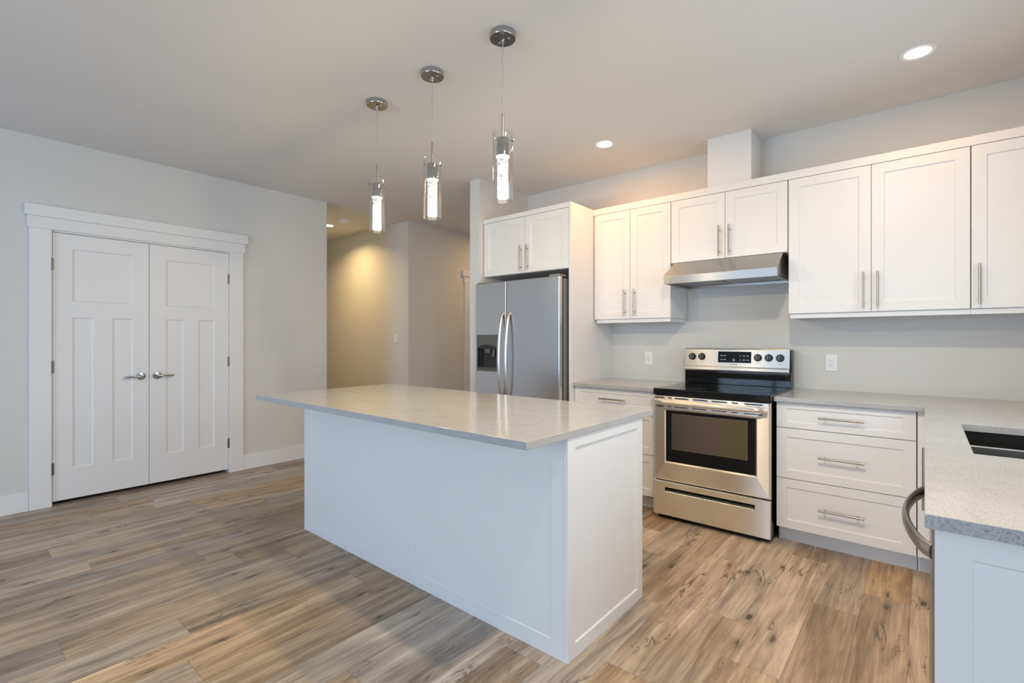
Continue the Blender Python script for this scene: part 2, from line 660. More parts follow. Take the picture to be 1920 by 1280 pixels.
def sboxes(name, boxes, mat='wall', bevel=0.0, label=None, cat=None):
    return struct(link_mesh(name, box(*boxes), mat, bevel=bevel), label, cat)


# ------------------------------------------------------------------ the room
ZC = 2.756
XL, YB = -5.01, 4.019
bm = box(-8.2, 3.2, -4.2, 6.8, -0.10, 0.0)
struct(link_mesh('floor', bm, 'floor'), 'grey brown oak plank floor running through kitchen and hall', 'floor')
struct(link_mesh('ceiling', box(-8.2, 3.2, -4.2, 6.8, ZC, ZC + 0.12), 'ceiling'), 'flat off white ceiling with recessed lights', 'ceiling')
# left wall, with the closet opening, ending at the hall
sboxes('wall_left', [(XL - 0.12, XL, -4.0, 0.566, 0, ZC), (XL - 0.12, XL, 1.79, 2.775, 0, ZC), (XL - 0.12, XL, 0.566, 1.79, 2.07, ZC)],
       label='pale grey wall holding the white double closet doors', cat='wall')
sboxes('wall_closet', [(XL - 0.75, XL - 0.72, 0.2, 2.2, 0, ZC), (XL - 0.72, XL - 0.12, 0.2, 0.23, 0, ZC), (XL - 0.72, XL - 0.12, 2.17, 2.2, 0, ZC)], 'shadowgap')
sboxes('wall_hall_near', [(-8.0, XL - 0.12, 2.655, 2.775, 0, ZC)])
sboxes('wall_hall', [(-8.0, -5.0, 3.874, 3.99, 0, ZC)], label='warm lit wall at the back of the hall', cat='wall')
sboxes('wall_hall_end', [(-8.12, -8.0, 2.655, 3.99, 0, ZC)])
sboxes('wall_corridor', [(-5.12, -5.0, 3.99, 4.965, 0, ZC), (-5.12, -5.0, 5.76, 6.6, 0, ZC), (-5.12, -5.0, 4.965, 5.76, 2.05, ZC)],
       label='grey wall running back along the corridor', cat='wall')
sboxes('wall_corridor_end', [(-5.12, -3.177, 6.6, 6.72, 0, ZC)])
sboxes('wall_partition', [(-3.302, -3.177, 3.286, 6.6, 0, ZC)], label='narrow wall end beside the refrigerator', cat='wall')
sboxes('wall_back', [(-3.177, 0.80, YB, YB + 0.12, 0, ZC)], label='pale grey kitchen wall behind range and cabinets', cat='wall')
sboxes('wall_chase', [(-1.247, -0.943, 3.755, YB, 2.377, ZC)], 'trim', label='white boxed vent chase rising from cabinets to ceiling', cat='wall')
# right wall with the window over the sink
sboxes('wall_right', [(0.67, 0.79, 1.24, 1.88, 0, ZC), (0.67, 0.79, 3.02, YB, 0, ZC), (0.67, 0.79, 1.88, 3.02, 0, 1.12), (0.67, 0.79, 1.88, 3.02, 2.12, ZC)])
sboxes('wall_right_return', [(0.79, 3.12, 1.24, 1.36, 0, ZC)])
sboxes('wall_side', [(3.0, 3.12, -4.0, -2.45, 0, ZC), (3.0, 3.12, 0.25, 1.24, 0, ZC), (3.0, 3.12, -2.45, 0.25, 0, 0.42), (3.0, 3.12, -2.45, 0.25, 2.28, ZC)])
sboxes('wall_rear', [(-5.13, -3.7, -4.12, -4.0, 0, ZC), (-1.3, -0.6, -4.12, -4.0, 0, ZC), (1.8, 3.12, -4.12, -4.0, 0, ZC),
                     (-3.7, -1.3, -4.12, -4.0, 2.28, ZC), (-0.6, 1.8, -4.12, -4.0, 2.28, ZC), (-3.7, -1.3, -4.12, -4.0, 0, 0.22), (-0.6, 1.8, -4.12, -4.0, 0, 0.42)])


def window(name, a, b, z0, z1, plane, axis):
    fr = bmesh.new()
    pn = bmesh.new()
    t = 0.05
    mid = (a + b) / 2
    bars = [(a, b, z0, z0 + t), (a, b, z1 - t, z1), (a, a + t, z0 + t, z1 - t), (b - t, b, z0 + t, z1 - t), (mid - t / 2, mid + t / 2, z0 + t, z1 - t)]
    for p, q, u, v in bars:
        if axis == 'Y':
            bx(fr, p, q, plane - 0.04, plane + 0.04, u, v)
        else:
            bx(fr, plane - 0.04, plane + 0.04, p, q, u, v)
    if axis == 'Y':
        bx(pn, a + t, b - t, plane - 0.004, plane + 0.004, z0 + t, z1 - t)
    else:
        bx(pn, plane - 0.004, plane + 0.004, a + t, b - t, z0 + t, z1 - t)
    f = struct(link_mesh(name, fr, 'trim'))
    link_mesh('window_pane', pn, 'pane', f)


window('window_1', -3.7, -1.3, 0.22, 2.28, -4.03, 'Y')
window('window_2', -0.6, 1.8, 0.42, 2.28, -4.03, 'Y')
window('window_3', -2.45, 0.25, 0.42, 2.28, 3.03, 'X')
window('window_4', 1.88, 3.02, 1.12, 2.12, 0.72, 'X')

# baseboards
BH = 0.142
sboxes('baseboard_left', [(XL, XL + 0.014, -3.99, 0.441, 0, BH), (XL, XL + 0.014, 1.911, 2.775, 0, BH)], 'trim', 0.003,
       'white baseboard along the closet wall', 'baseboard')
sboxes('baseboard_hall', [(-7.98, -5.0, 3.860, 3.874, 0, BH)], 'trim', 0.003)
sboxes('baseboard_corridor', [(-5.0, -4.986, 3.86, 4.855, 0, BH)], 'trim', 0.003)
sboxes('baseboard_partition', [(-3.316, -3.302, 3.272, 6.58, 0, BH), (-3.316, -3.177, 3.272, 3.286, 0, BH)], 'trim', 0.003)

# closet door casing
cas = bmesh.new()
bx(cas, XL, XL + 0.018, 0.442, 0.562, 0, 2.078)
bx(cas, XL, XL + 0.018, 1.792, 1.911, 0, 2.078)
bx(cas, XL, XL + 0.022, 0.432, 1.925, 2.078, 2.166)
bx(cas, XL, XL + 0.036, 0.418, 1.947, 2.166, 2.249)
struct(link_mesh('trim_1', cas, 'trim', bevel=0.002), 'white flat casing with a stepped head around the closet doors', 'door casing')
jb = bmesh.new()
bx(jb, XL - 0.11, XL + 0.001, 0.5565, 0.5685, 0, 2.068)
bx(jb, XL - 0.11, XL + 0.001, 1.7875, 1.7985, 0, 2.068)
bx(jb, XL - 0.11, XL + 0.001, 0.5685, 1.7875, 2.066, 2.077)
struct(link_mesh('trim_2', jb, 'trim'))

# hall door casing and door (only its near edge shows past the partition)
cas = bmesh.new()
bx(cas, -5.0, -4.982, 4.86, 4.965, 0, 2.06)
bx(cas, -5.0, -4.982, 5.76, 5.865, 0, 2.06)
bx(cas, -5.0, -4.978, 4.842, 5.88, 2.06, 2.145)
bx(cas, -5.0, -4.964, 4.815, 5.91, 2.145, 2.225)
struct(link_mesh('trim_3', cas, 'trim', bevel=0.002), 'white door casing half hidden behind the narrow wall end', 'door casing')
struct(link_mesh('door_3', board(0.785, 2.03, 0.04, [(0.12, 0.665, 1.5, 1.9), (0.12, 0.34, 0.25, 1.4), (0.445, 0.665, 0.25, 1.4)], 0.008, 0.008), 'trim', loc=(-5.02, 4.97, 0.012), rotz=R(90)))


def closet_door(name, y0, y1, panels, lever_side, hinge_left, label):
    wd = y1 - y0
    d = struct(link_mesh(name, board(wd, 2.030, 0.035, [(a - y0, b - y0, c - 0.032, e - 0.032) for a, b, c, e in panels], 0.007, 0.009),
                         'trim', loc=(XL + 0.001, y0, 0.032), rotz=R(90), bevel=0.0015), label, 'door')
    # lever set: local x along the door, front at y=0 (towards -Y local)
    ly = 1.113 - y0 if lever_side < 0 else 1.225 - y0
    zz = 0.947 - 0.032
    h = bmesh.new()
    lathe(h, [(0, 0), (0.031, 0), (0.032, 0.004), (0.029, 0.009), (0.013, 0.011), (0.011, 0.045), (0, 0.046)], 32, (ly, 0, zz), 'Y')
    e = ly + lever_side * 0.112
    sweep(h, [(ly - lever_side * 0.008, -0.046, zz), (ly + lever_side * 0.02, -0.048, zz + 0.001), (ly + lever_side * 0.07, -0.047, zz - 0.001), (e, -0.040, zz - 0.003), (e + lever_side * 0.004, -0.030, zz - 0.003)],
          0.005, 0.0075, 12)
    o = link_mesh('door_handle', h, 'chrome', d, smooth=True)
    o['label'] = 'chrome lever handle on a round rose'
    for z in (1.820, 1.047, 0.278):
        hb = bmesh.new()
        xh = -0.003 if hinge_left else wd + 0.003
        lathe(hb, [(0, -0.045), (0.006, -0.045), (0.006, 0.045), (0, 0.045)], 12, (xh, -0.006, z - 0.032))
        bx(hb, xh - 0.004, xh + 0.012 if hinge_left else xh + 0.004, -0.003, 0.0, z - 0.032 - 0.045, z - 0.032 + 0.045)
        if not hinge_left:
            bx(hb, xh - 0.012, xh - 0.004, -0.003, 0.0, z - 0.032 - 0.045, z - 0.032 + 0.045)
        link_mesh('hinge', hb, 'hinge', d, smooth=True)
    return d


closet_door('door_1', 0.5705, 1.1680, [(0.683, 1.056, 1.545, 1.950), (0.683, 0.806, 0.269, 1.424), (0.925, 1.056, 0.269, 1.424)], -1, True,
            'white three panel closet door with hinges on its left')
closet_door('door_2', 1.1710, 1.7855, [(1.290, 1.665, 1.540, 1.940), (1.290, 1.419, 0.269, 1.427), (1.536, 1.665, 0.269, 1.427)], 1, False,
            'white three panel closet door with hinges on its right')

# ------------------------------------------------------------------ kitchen island
IX0, IX1, IY0, IY1, IZ = -3.138, -1.053, 1.579, 2.232, 0.873
isl = thing('kitchen_island', 'white panelled kitchen island base under grey quartz in the room centre', 'kitchen island', (IX0, IY0, 0))
IW, ID = IX1 - IX0, IY1 - IY0
link_mesh('cabinet_body', box(0.002, IW - 0.021, 0.020, ID - 0.02, 0.0, IZ - 0.001), 'carcass', isl)
link_mesh('front_panel', board(IW - 0.0205, IZ, 0.018, [(0.089, 1.054, 0.068, IZ - 0.06), (1.120, 2.005, 0.068, IZ - 0.06)], 0.002, 0.003), 'cabinet', isl, bevel=0.001)
link_mesh('end_panel', board(ID, IZ, 0.020, [(0.054, ID - 0.054, 0.056, 0.830)], 0.006, 0.004), 'cabinet', isl, (IW, 0, 0), R(90), bevel=0.001)
link_mesh('end_panel', box(-0.0005, 0.0015, 0.019, ID, 0, IZ), 'cabinet', isl)
for k in range(3):   # cupboard doors on the working side
    link_mesh('door', shaker(0.68, 0.76), 'cabinet', isl, (0.69 + k * 0.69, ID, 0.105), R(180), bevel=0.001)
top = link_mesh('island_countertop', box(-3.243, -1.047, 1.315, 2.343, 0.8735, 0.903), 'quartz', bevel=0.002)
info(top, 'speckled grey quartz countertop overhanging the white island', 'countertop')

# ------------------------------------------------------------------ cabinets along the back wall
def drawer_unit(name, label, x0, x1, yf, fronts, group):
    """base cabinet; fronts = list of (z0, z1)"""
    t = thing(name, label, 'cabinet', (x0, yf, 0), 0, group)
    wd = x1 - x0
    link_mesh('cabinet_body', box(0.0005, wd - 0.0005, 0.021, YB - yf - 0.002, 0.10, 0.872), 'carcass', t)
    k = link_mesh('toe_kick', box(0.0005, wd - 0.0005, 0.080, 0.098, 0.0, 0.0995), 'toe', t)
    for i, (za, zb) in enumerate(fronts):
        st = 0.055 if i else 0.055
        d = link_mesh('drawer', shaker(wd - 0.006, zb - za, 0.019, 0.055, 0.036 if zb - za < 0.2 else 0.052), 'cabinet', t, (0.003, 0, za), bevel=0.001)
        pull(d, wd / 2 - 0.003, (zb - za) * 0.50, 0.222, False)
    return t


DR = [(0.102, 0.403), (0.407, 0.712), (0.716, 0.870)]
drawer_unit('base_cabinet', 'white three drawer base cabinet between refrigerator panel and range', -2.1925, -1.483, 3.385, DR, 'base cabinets')
drawer_unit('base_cabinet', 'white three drawer base cabinet to the right of the range', -0.704, -0.031, 3.37, DR, 'base cabinets')
fl = link_mesh('corner_filler', box((-0.0285, 0.045, 3.372, 3.39, 0.102, 0.870), (-0.0285, 0.10, 3.45, 3.468, 0.0, 0.10)), 'cabinet')
info(fl, 'white filler strip in the inside corner beside the right drawers', 'filler strip')
ctl = link_mesh('countertop', box(-2.193, -1.4745, 3.357, YB - 0.001, 0.8735, 0.903), 'quartz', bevel=0.002)
info(ctl, 'short grey quartz countertop between refrigerator panel and range', 'countertop', None)

# L-shaped counter with the sink cut-out
def cells(xs, ys, keep, z0, z1):
    bm = bmesh.new()
    cache = {}

    def V(x, y, z):
        k = (x, y, z)
        if k not in cache:
            cache[k] = bm.verts.new(k)
        return cache[k]

    nx, ny = len(xs) - 1, len(ys) - 1
    ok = lambda i, j: 0 <= i < nx and 0 <= j < ny and keep(i, j)
    for i in range(nx):
        for j in range(ny):
            if not keep(i, j):
                continue
            a, b, c, d = xs[i], xs[i + 1], ys[j], ys[j + 1]
            bm.faces.new((V(a, c, z1), V(b, c, z1), V(b, d, z1), V(a, d, z1)))
            bm.faces.new((V(a, c, z0), V(a, d, z0), V(b, d, z0), V(b, c, z0)))
            for (di, dj, p, q) in ((-1, 0, (a, d), (a, c)), (1, 0, (b, c), (b, d)), (0, -1, (a, c), (b, c)), (0, 1, (b, d), (a, d))):
                if not ok(i + di, j + dj):
                    bm.faces.new((V(*p, z0), V(*q, z0), V(*q, z1), V(*p, z1)))
    return bm


SX0, SX1, SY0, SY1 = 0.117, 0.53, 2.08, 2.785
ctr = link_mesh('countertop', cells([-0.7125, 0.0, SX0, SX1, 0.668], [1.302, SY0, SY1, 3.345, YB - 0.001],
                                    lambda i, j: (i > 0 or j == 3) and not (i == 2 and j == 1), 0.8735, 0.903), 'quartz', bevel=0.002)
info(ctr, 'long L-shaped grey quartz countertop with a sink cut into it', 'countertop')

snk = thing('sink', 'black double bowl sink set under the right countertop', 'sink', (SX0, SY0, 0.8725))
sm = bmesh.new()
sw, sd, dp, th = SX1 - SX0, SY1 - SY0, 0.20, 0.006
bx(sm, -0.012, sw + 0.012, -0.012, sd + 0.012, -dp - th, -dp)
bx(sm, -0.012, -0.006, -0.012, sd + 0.012, -dp, 0)
bx(sm, sw + 0.006, sw + 0.012, -0.012, sd + 0.012, -dp, 0)
bx(sm, -0.006, sw + 0.006, -0.012, -0.006, -dp, 0)
bx(sm, -0.006, sw + 0.006, sd + 0.006, sd + 0.012, -dp, 0)
link_mesh('bowl', sm, 'sink', snk)
dv = link_mesh('divider', box(-0.006, sw + 0.006, 0.418, 0.432, -dp, -0.012), 'steel', snk, bevel=0.003)
dv['label'] = 'bright steel divider between the bowls'
for k in (0.30, 0.80):
    link_mesh('drain', lathe(bmesh.new(), [(0, 0.002), (0.03, 0.002), (0.045, 0.004), (0.045, 0.0), (0, 0.0)], 28, (sw / 2, sd * k, -dp)), 'steel', snk, smooth=True)

# sink cabinet, dishwasher and end panel under the right arm of the counter (fronts face -X)
scb = thing('sink_cabinet', 'white sink base cabinet under the sink, seen edge on', 'cabinet', (0.030, 3.365, 0), R(-90))
link_mesh('cabinet_body', box((0.0, 1.395, 0.021, 0.60, 0.10, 0.64), (0.0, 0.018, 0.021, 0.60, 0.64, 0.872), (1.377, 1.395, 0.021, 0.60, 0.64, 0.872)), 'carcass', scb)
link_mesh('toe_kick', box(0.0, 1.395, 0.08, 0.095, 0, 0.0995), 'toe', scb)
for x0, wd, hx in ((0.43, 0.478, 0.44), (0.913, 0.478, 0.04)):
    d = link_mesh('door', shaker(wd, 0.766), 'cabinet', scb, (x0, 0, 0.102), bevel=0.001)
    pull(d, hx, 0.62, 0.222, True)
link_mesh('filler_strip', box(0.02, 0.425, 0.0, 0.019, 0.102, 0.868), 'cabinet', scb)

dw = thing('dishwasher', 'stainless dishwasher with a bowed handle under the right countertop', 'dishwasher', (0.012, 1.956, 0), R(-90))
link_mesh('body', box(0.002, 0.596, 0.03, 0.60, 0.012, 0.868), 'blackplastic', dw)
dd = link_mesh('door', box(0.002, 0.598, 0.0, 0.028, 0.105, 0.866), 'steeld', dw, bevel=0.004)
hm = bmesh.new()
pts = []
for i in range(25):
    a = i / 24
    s = 0.022 + a * 0.556
    yy = 0.0 - 0.050 * math.sin(math.pi * a) ** 0.7 if 0 < a < 1 else 0.002
    pts.append((s, yy, 0.803))
sweep(hm, pts, 0.008, 0.017, 16)
o = link_mesh('handle', hm, 'steeld', dd, smooth=True)
o['label'] = 'bowed grey steel handle bar'
link_mesh('kick_plate', box(0.002, 0.596, 0.06, 0.075, 0.0, 0.10), 'blackplastic', dw)

ep = link_mesh('end_panel', board(0.645, 0.872, 0.019, [(0.056, 0.589, 0.056, 0.818)], 0.006, 0.004), 'cabinet', loc=(0.016, 1.331, 0), bevel=0.001)
ep.name = 'cabinet_end_panel'
info(ep, 'white recessed panel closing the near end of the right counter run', 'cabinet panel')


def wall_cabinet(label, x0, x1, yf, z0, z1, splits, pulls, body_z0=None, rail=None, name='wall_cabinet'):
    """splits: x of door edges; pulls: (x, zc) per door"""
    t = thing(name, label, 'cabinet', (x0, yf, z0), 0, 'wall cabinets')
    wd, hh = x1 - x0, z1 - z0
    link_mesh('cabinet_body', box(0.0005, wd - 0.0005, 0.0205, YB - yf - 0.001, 0.0, hh), 'cabinet', t)
    for (a, b), (px, pz) in zip(splits, pulls):
        d = link_mesh('door', shaker(b - a, hh - 0.004, 0.019, 0.060, 0.058), 'cabinet', t, (a - x0, 0, 0.002), bevel=0.001)
        pull(d, px - a, pz - z0 - 0.002, 0.222, True)
    if rail:
        bm = bmesh.new()
        a, b, side = rail
        bx(bm, a - x0, b - x0, 0.016, 0.034, -0.030, -0.0005)
        if side == 'R':
            bx(bm, b - x0 - 0.018, b - x0, 0.034, YB - yf - 0.002, -0.030, -0.0005)
        if side == 'L':
            bx(bm, a - x0, a - x0 + 0.018, 0.034, YB - yf - 0.002, -0.030, -0.0005)
        link_mesh('light_rail', bm, 'cabinet', t, bevel=0.001)
    return t


YU = 3.686
wall_cabinet('tall white two door wall cabinet between refrigerator panel and hood', -2.1925, -1.5035, YU, 1.423, 2.322,
             [(-2.180, -1.8485), (-1.8455, -1.5060)], [(-1.892, 1.557), (-1.805, 1.557)], rail=(-2.170, -1.514, 'R'))
wall_cabinet('short white two door wall cabinet directly above the range hood', -1.5025, -0.6995, YU, 1.842, 2.322,
             [(-1.500, -1.1025), (-1.0995, -0.702)], [(-1.138, 1.968), (-1.068, 1.968)])
wall_cabinet('wide white two door wall cabinet to the right of the hood', -0.6985, 0.1945, YU, 1.425, 2.322,
             [(-0.694, -0.2495), (-0.2465, 0.192)], [(-0.287, 1.558), (-0.216, 1.558)], rail=(-0.688, 0.1945, 'L'))
wall_cabinet('white wall cabinet at the right edge, its one door showing a left handle', 0.1955, 0.664, YU, 1.425, 2.322,
             [(0.198, 0.661)], [(0.228, 1.558)], rail=(0.1955, 0.664, ''))
cr = link_mesh('cabinet_top_trim', box((-2.1925, 0.666, YU, YU + 0.02, 2.3235, 2.375), (-2.1925, 0.666, YU + 0.02, YB - 0.001, 2.357, 2.375)), 'cabinet', bevel=0.0015)
info(cr, 'flat white trim board along the tops of the wall cabinets', 'trim board')

wall_cabinet('white two door cabinet above the refrigerator', -3.175, -2.2145, 3.336, 1.838, 2.3345,
             [(-3.164, -2.6755), (-2.6725, -2.2165)], [(-2.712, 1.967), (-2.640, 1.967)], name='refrigerator_cabinet')
ct2 = link_mesh('cabinet_top_trim', box((-3.175, -2.2145, 3.336, 3.356, 2.336, 2.376), (-3.175, -2.2145, 3.356, YB - 0.001, 2.358, 2.376)), 'cabinet', bevel=0.0015)
info(ct2, 'flat white trim board on top of the cabinet above the refrigerator', 'trim board')
pn = link_mesh('refrigerator_side_panel', box(-2.2135, -2.194, 3.334, YB - 0.001, 0.0, 2.376), 'cabinet', bevel=0.001)
info(pn, 'tall white panel standing to the right of the refrigerator', 'cabinet panel')

tp = link_mesh('tape_strip', box(-1.60, -1.484, 3.4625, 3.4645, 0.070, 0.0985), 'tape')
info(tp, 'strip of green tape low on the toe kick left of the range', 'tape')

# ------------------------------------------------------------------ refrigerator
FX0, FX1, FY = -3.166, -2.232, 3.225
fr = thing('refrigerator', 'stainless side by side refrigerator with an ice and water dispenser', 'refrigerator', (FX0, FY, 0))
FW = FX1 - FX0
link_mesh('body', box(0.018, FW - 0.006, 0.073, 0.760, 0.015, 1.752), 'greyside', fr, bevel=0.004)
link_mesh('gasket', box(0.022, FW - 0.010, 0.0455, 0.0725, 0.05, 1.742), 'blackplastic', fr)
SPL = 0.370
DZ0 = 0.065
cav = (0.014, 0.272, 0.980 - DZ0, 1.286 - DZ0)
fd = link_mesh('freezer_door', board(SPL - 0.003, 1.763 - DZ0, 0.045, [cav], 0.042, 0.001), 'steelv', fr, (0, 0, DZ0), bevel=0.006, seg=3)
rd = link_mesh('refrigerator_door', box(0, FW - SPL - 0.003, 0, 0.045, 0, 1.765 - DZ0), 'steelv', fr, (SPL + 0.003, 0, DZ0), bevel=0.005, seg=3)


def bow_handle(parent, x):
    bm = bmesh.new()
    pts = []
    z0, z1 = 0.700 - DZ0, 1.492 - DZ0
    for i in range(29):
        a = i / 28
        pts.append((x, 0.004 - 0.062 * math.sin(math.pi * a) ** 0.55 if 0 < a < 1 else 0.004, z0 + (z1 - z0) * a))
    sweep(bm, pts, 0.016, 0.009, 16, up=(0, -1, 0))
    o = link_mesh('handle', bm, 'steel', parent, smooth=True)
    o['label'] = 'bowed polished steel handle'


bow_handle(fd, SPL - 0.040)
bow_handle(rd, 0.036)
# dispenser set into the freezer door
dsp = link_mesh('dispenser', board(0.262, 0.330, 0.044, [(0.016, 0.246, 0.024, 0.214)], 0.040, 0.002, 1), ['darkplastic', 'blackplastic'], fd, (0.012, -0.003, 0.966 - DZ0), bevel=0.002)
am = bmesh.new()
ap = []
for k in range(13):
    a = math.pi * k / 12
    ap.append((0.131 - 0.115 * math.cos(a), 0.204 + 0.038 * math.sin(a)))
vf = [am.verts.new((x, -0.0012, z)) for x, z in ap]
vb = [am.verts.new((x, 0.004, z)) for x, z in ap]
am.faces.new(vf)
am.faces.new(vb[::-1])
for k in range(13):
    am.faces.new((vf[k], vf[(k + 1) % 13], vb[(k + 1) % 13], vb[k]))
link_mesh('arch', am, 'blackplastic', dsp)
link_mesh('spout', box((0.10, 0.16, 0.006, 0.035, 0.165, 0.21), (0.185, 0.215, 0.01, 0.03, 0.13, 0.205)), 'darkplastic', dsp, bevel=0.003)
link_mesh('drip_tray', box(0.018, 0.244, 0.002, 0.038, 0.025, 0.034), 'darkplastic', dsp, bevel=0.002)
link_mesh('hinge_cover', box(FW - 0.115, FW - 0.010, 0.015, 0.115, 1.766, 1.784), 'greyside', fr, bevel=0.006)
link_mesh('hinge_cover', box(0.005, 0.085, 0.015, 0.115, 1.764, 1.776), 'greyside', fr, bevel=0.004)
link_mesh('base_grille', box(0.02, FW - 0.02, 0.04, 0.07, 0.0, 0.06), 'blackplastic', fr)


def lettering(text, size, parent, loc, mat, rot=(R(90), 0, 0), name='lettering'):
    c = bpy.data.curves.new(name, 'FONT')
    c.body = text
    c.size = size
    c.align_x = 'CENTER'
    c.align_y = 'CENTER'
    c.extrude = 0.0002
    c.materials.append(M[mat])
    tmp = bpy.data.objects.new(name, c)
    C.objects.link(tmp)
    bpy.context.view_layer.update()
    me = bpy.data.meshes.new_from_object(tmp.evaluated_get(bpy.context.evaluated_depsgraph_get()))
    bpy.data.objects.remove(tmp)
    o = bpy.data.objects.new(name, me)
    C.objects.link(o)
    o.parent = parent
    o.location = loc
    o.rotation_euler = rot
    return o


lettering('FRIGIDAIRE', 0.011, dsp, (0.131, -0.0004, 0.296), 'letter')

# ------------------------------------------------------------------ range hood
hd = thing('range_hood', 'stainless under cabinet range hood above the range', 'range hood', (-1.485, 3.5, 1.666))
HW = 0.760
bm = bmesh.new()
t1 = 0.056
prof = [(0.012, 0.0), (0.0, t1), (0.186, 0.1745), (0.516, 0.1745), (0.516, 0.0), (0.500, 0.0), (0.500, 0.022), (0.028, 0.022), (0.026, 0.0)]
left = [bm.verts.new((0.0 if y < 0.1 else 0.004, y, z)) for y, z in prof]
right = [bm.verts.new((HW if y < 0.1 else HW - 0.002, y, z)) for y, z in prof]
n = len(prof)
for k in range(n):
    bm.faces.new((left[k], left[(k + 1) % n], right[(k + 1) % n], right[k]))
bm.faces.new(left)
bm.faces.new(right[::-1])
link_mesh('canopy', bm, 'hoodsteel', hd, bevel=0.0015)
for sx in (0.02, 0.40):
    link_mesh('filter', board(0.34, 0.44, 0.006, [(0.02, 0.32, 0.02, 0.42)], 0.003, 0.003), 'steeld', hd, (sx, 0.03, 0.012)).rotation_euler = (R(-90), 0, 0)
for o_ in hd.children:
    if o_.name.startswith('filter'):
        o_.location.z = 0.016
        o_.location.y = 0.03
        o_.rotation_euler = (R(90), 0, 0)
        o_.location.y = 0.03 + 0.44
        o_.rotation_euler = (R(90), 0, 0)
        o_.scale = (1, 1, 1)
for xa, xb in ((0.001, 0.012), (HW - 0.012, HW - 0.003)):
    link_mesh('side_wall', box(xa, xb, 0.030, 0.515, 0.0, 0.02), 'hoodsteel', hd)

# ------------------------------------------------------------------ range
SX, SW = -1.467, 0.750
rg = thing('range', 'stainless electric range with a black glass cooktop', 'range', (SX, 3.287, 0))
link_mesh('body', box(0.003, SW - 0.003, 0.032, 0.700, 0.03, 0.866), 'black', rg)
link_mesh('toe_base', box(0.02, SW - 0.02, 0.05, 0.66, 0.0, 0.03), 'blackplastic', rg)
ck = link_mesh('cooktop', box(-0.0015, SW + 0.0015, -0.004, 0.660, 0.867, 0.912), 'blackglass', rg, bevel=0.007, seg=3)
for cx, cy, rr in ((0.20, 0.17, 0.105), (0.55, 0.17, 0.085), (0.20, 0.46, 0.080), (0.55, 0.46, 0.105), (0.375, 0.40, 0.045)):
    bm = bmesh.new()
    for q in (1.0, 0.62):
        lathe(bm, [(rr * q - 0.0025, 0.0002), (rr * q, 0.0004), (rr * q + 0.0025, 0.0002)], 48, (cx, cy, 0.912))
    link_mesh('burner_ring', bm, 'ring', ck)
# backguard: black riser, stainless console
bgd = link_mesh('backguard', box((0.0, SW, 0.600, 0.700, 0.9125, 1.015), (0.002, SW - 0.0, 0.625, 0.700, 1.015, 1.180)), 'blackglass', rg, bevel=0.002)
cm = bmesh.new()
prof = [(0.588, 1.012), (0.580, 1.022), (0.583, 1.042), (0.592, 1.050), (0.606, 1.176), (0.612, 1.184), (0.640, 1.186), (0.640, 1.012)]
L_ = [cm.verts.new((-0.002, y, z)) for y, z in prof]
R_ = [cm.verts.new((SW - 0.008, y, z)) for y, z in prof]
for k in range(len(prof)):
    cm.faces.new((L_[k], L_[(k + 1) % len(prof)], R_[(k + 1) % len(prof)], R_[k]))
cm.faces.new(L_)
cm.faces.new(R_[::-1])
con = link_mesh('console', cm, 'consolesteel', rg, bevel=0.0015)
TILT = math.atan2(0.014, 0.126)


def on_console(x, z):
    return (x, 0.592 + (z - 1.050) * math.tan(TILT) - 0.0004, z)


def tilt(o, x, z):
    o.location = on_console(x, z)
    o.rotation_euler = (-TILT, 0, 0)
    return o


ds = tilt(link_mesh('display', box(-0.118, 0.118, -0.0015, 0.004, -0.042, 0.042), 'black', con, bevel=0.001), 0.373, 1.121)
for bx_, bz in [(-0.092, 0.010), (-0.068, 0.010), (-0.092, -0.020), (-0.068, -0.020), (0.068, 0.010), (0.094, 0.010), (0.068, -0.020), (0.094, -0.020), (0.042, 0.010), (0.042, -0.020), (-0.004, -0.016), (-0.003, -0.026)]:
    s = 0.008 if abs(bx_) > 0.05 or abs(bx_) < 0.01 else 0.004
    link_mesh('button_mark', box(bx_ - s, bx_ + s, -0.0021, -0.0016, bz - 0.003, bz + 0.003), 'mark', ds)
for kx in (0.058, 0.132, 0.535, 0.608, 0.681):
    bm = bmesh.new()
    lathe(bm, [(0, 0), (0.0265, 0), (0.0275, 0.003), (0.024, 0.008), (0.0235, 0.018), (0.021, 0.021), (0, 0.021)], 32, (0, 0, 0), 'Y')
    kb = tilt(link_mesh('knob', bm, 'blackplastic', con, smooth=True), kx, 1.121)
    g = link_mesh('grip', box(-0.005, 0.005, -0.034, -0.018, -0.020, 0.020), 'darkplastic', kb, bevel=0.002)
    g.rotation_euler = (0, random.choice((0.0, -0.5, 0.1)), 0)
    lt = link_mesh('printed_mark', box(-0.008, 0.008, -0.002, 0.002, 0.0, 0.0003), 'mark', con)
    p_ = on_console(kx, 1.078)
    lt.location = (p_[0], p_[1] - 0.0008, p_[2])
    lt.rotation_euler = (R(90) - TILT, 0, 0)
lt = lettering('FRIGIDAIRE', 0.010, con, (0, 0, 0), 'letter')
p_ = on_console(0.370, 1.066)
lt.location = (p_[0], p_[1] - 0.0008, p_[2])
lt.rotation_euler = (R(90) - TILT, 0, 0)

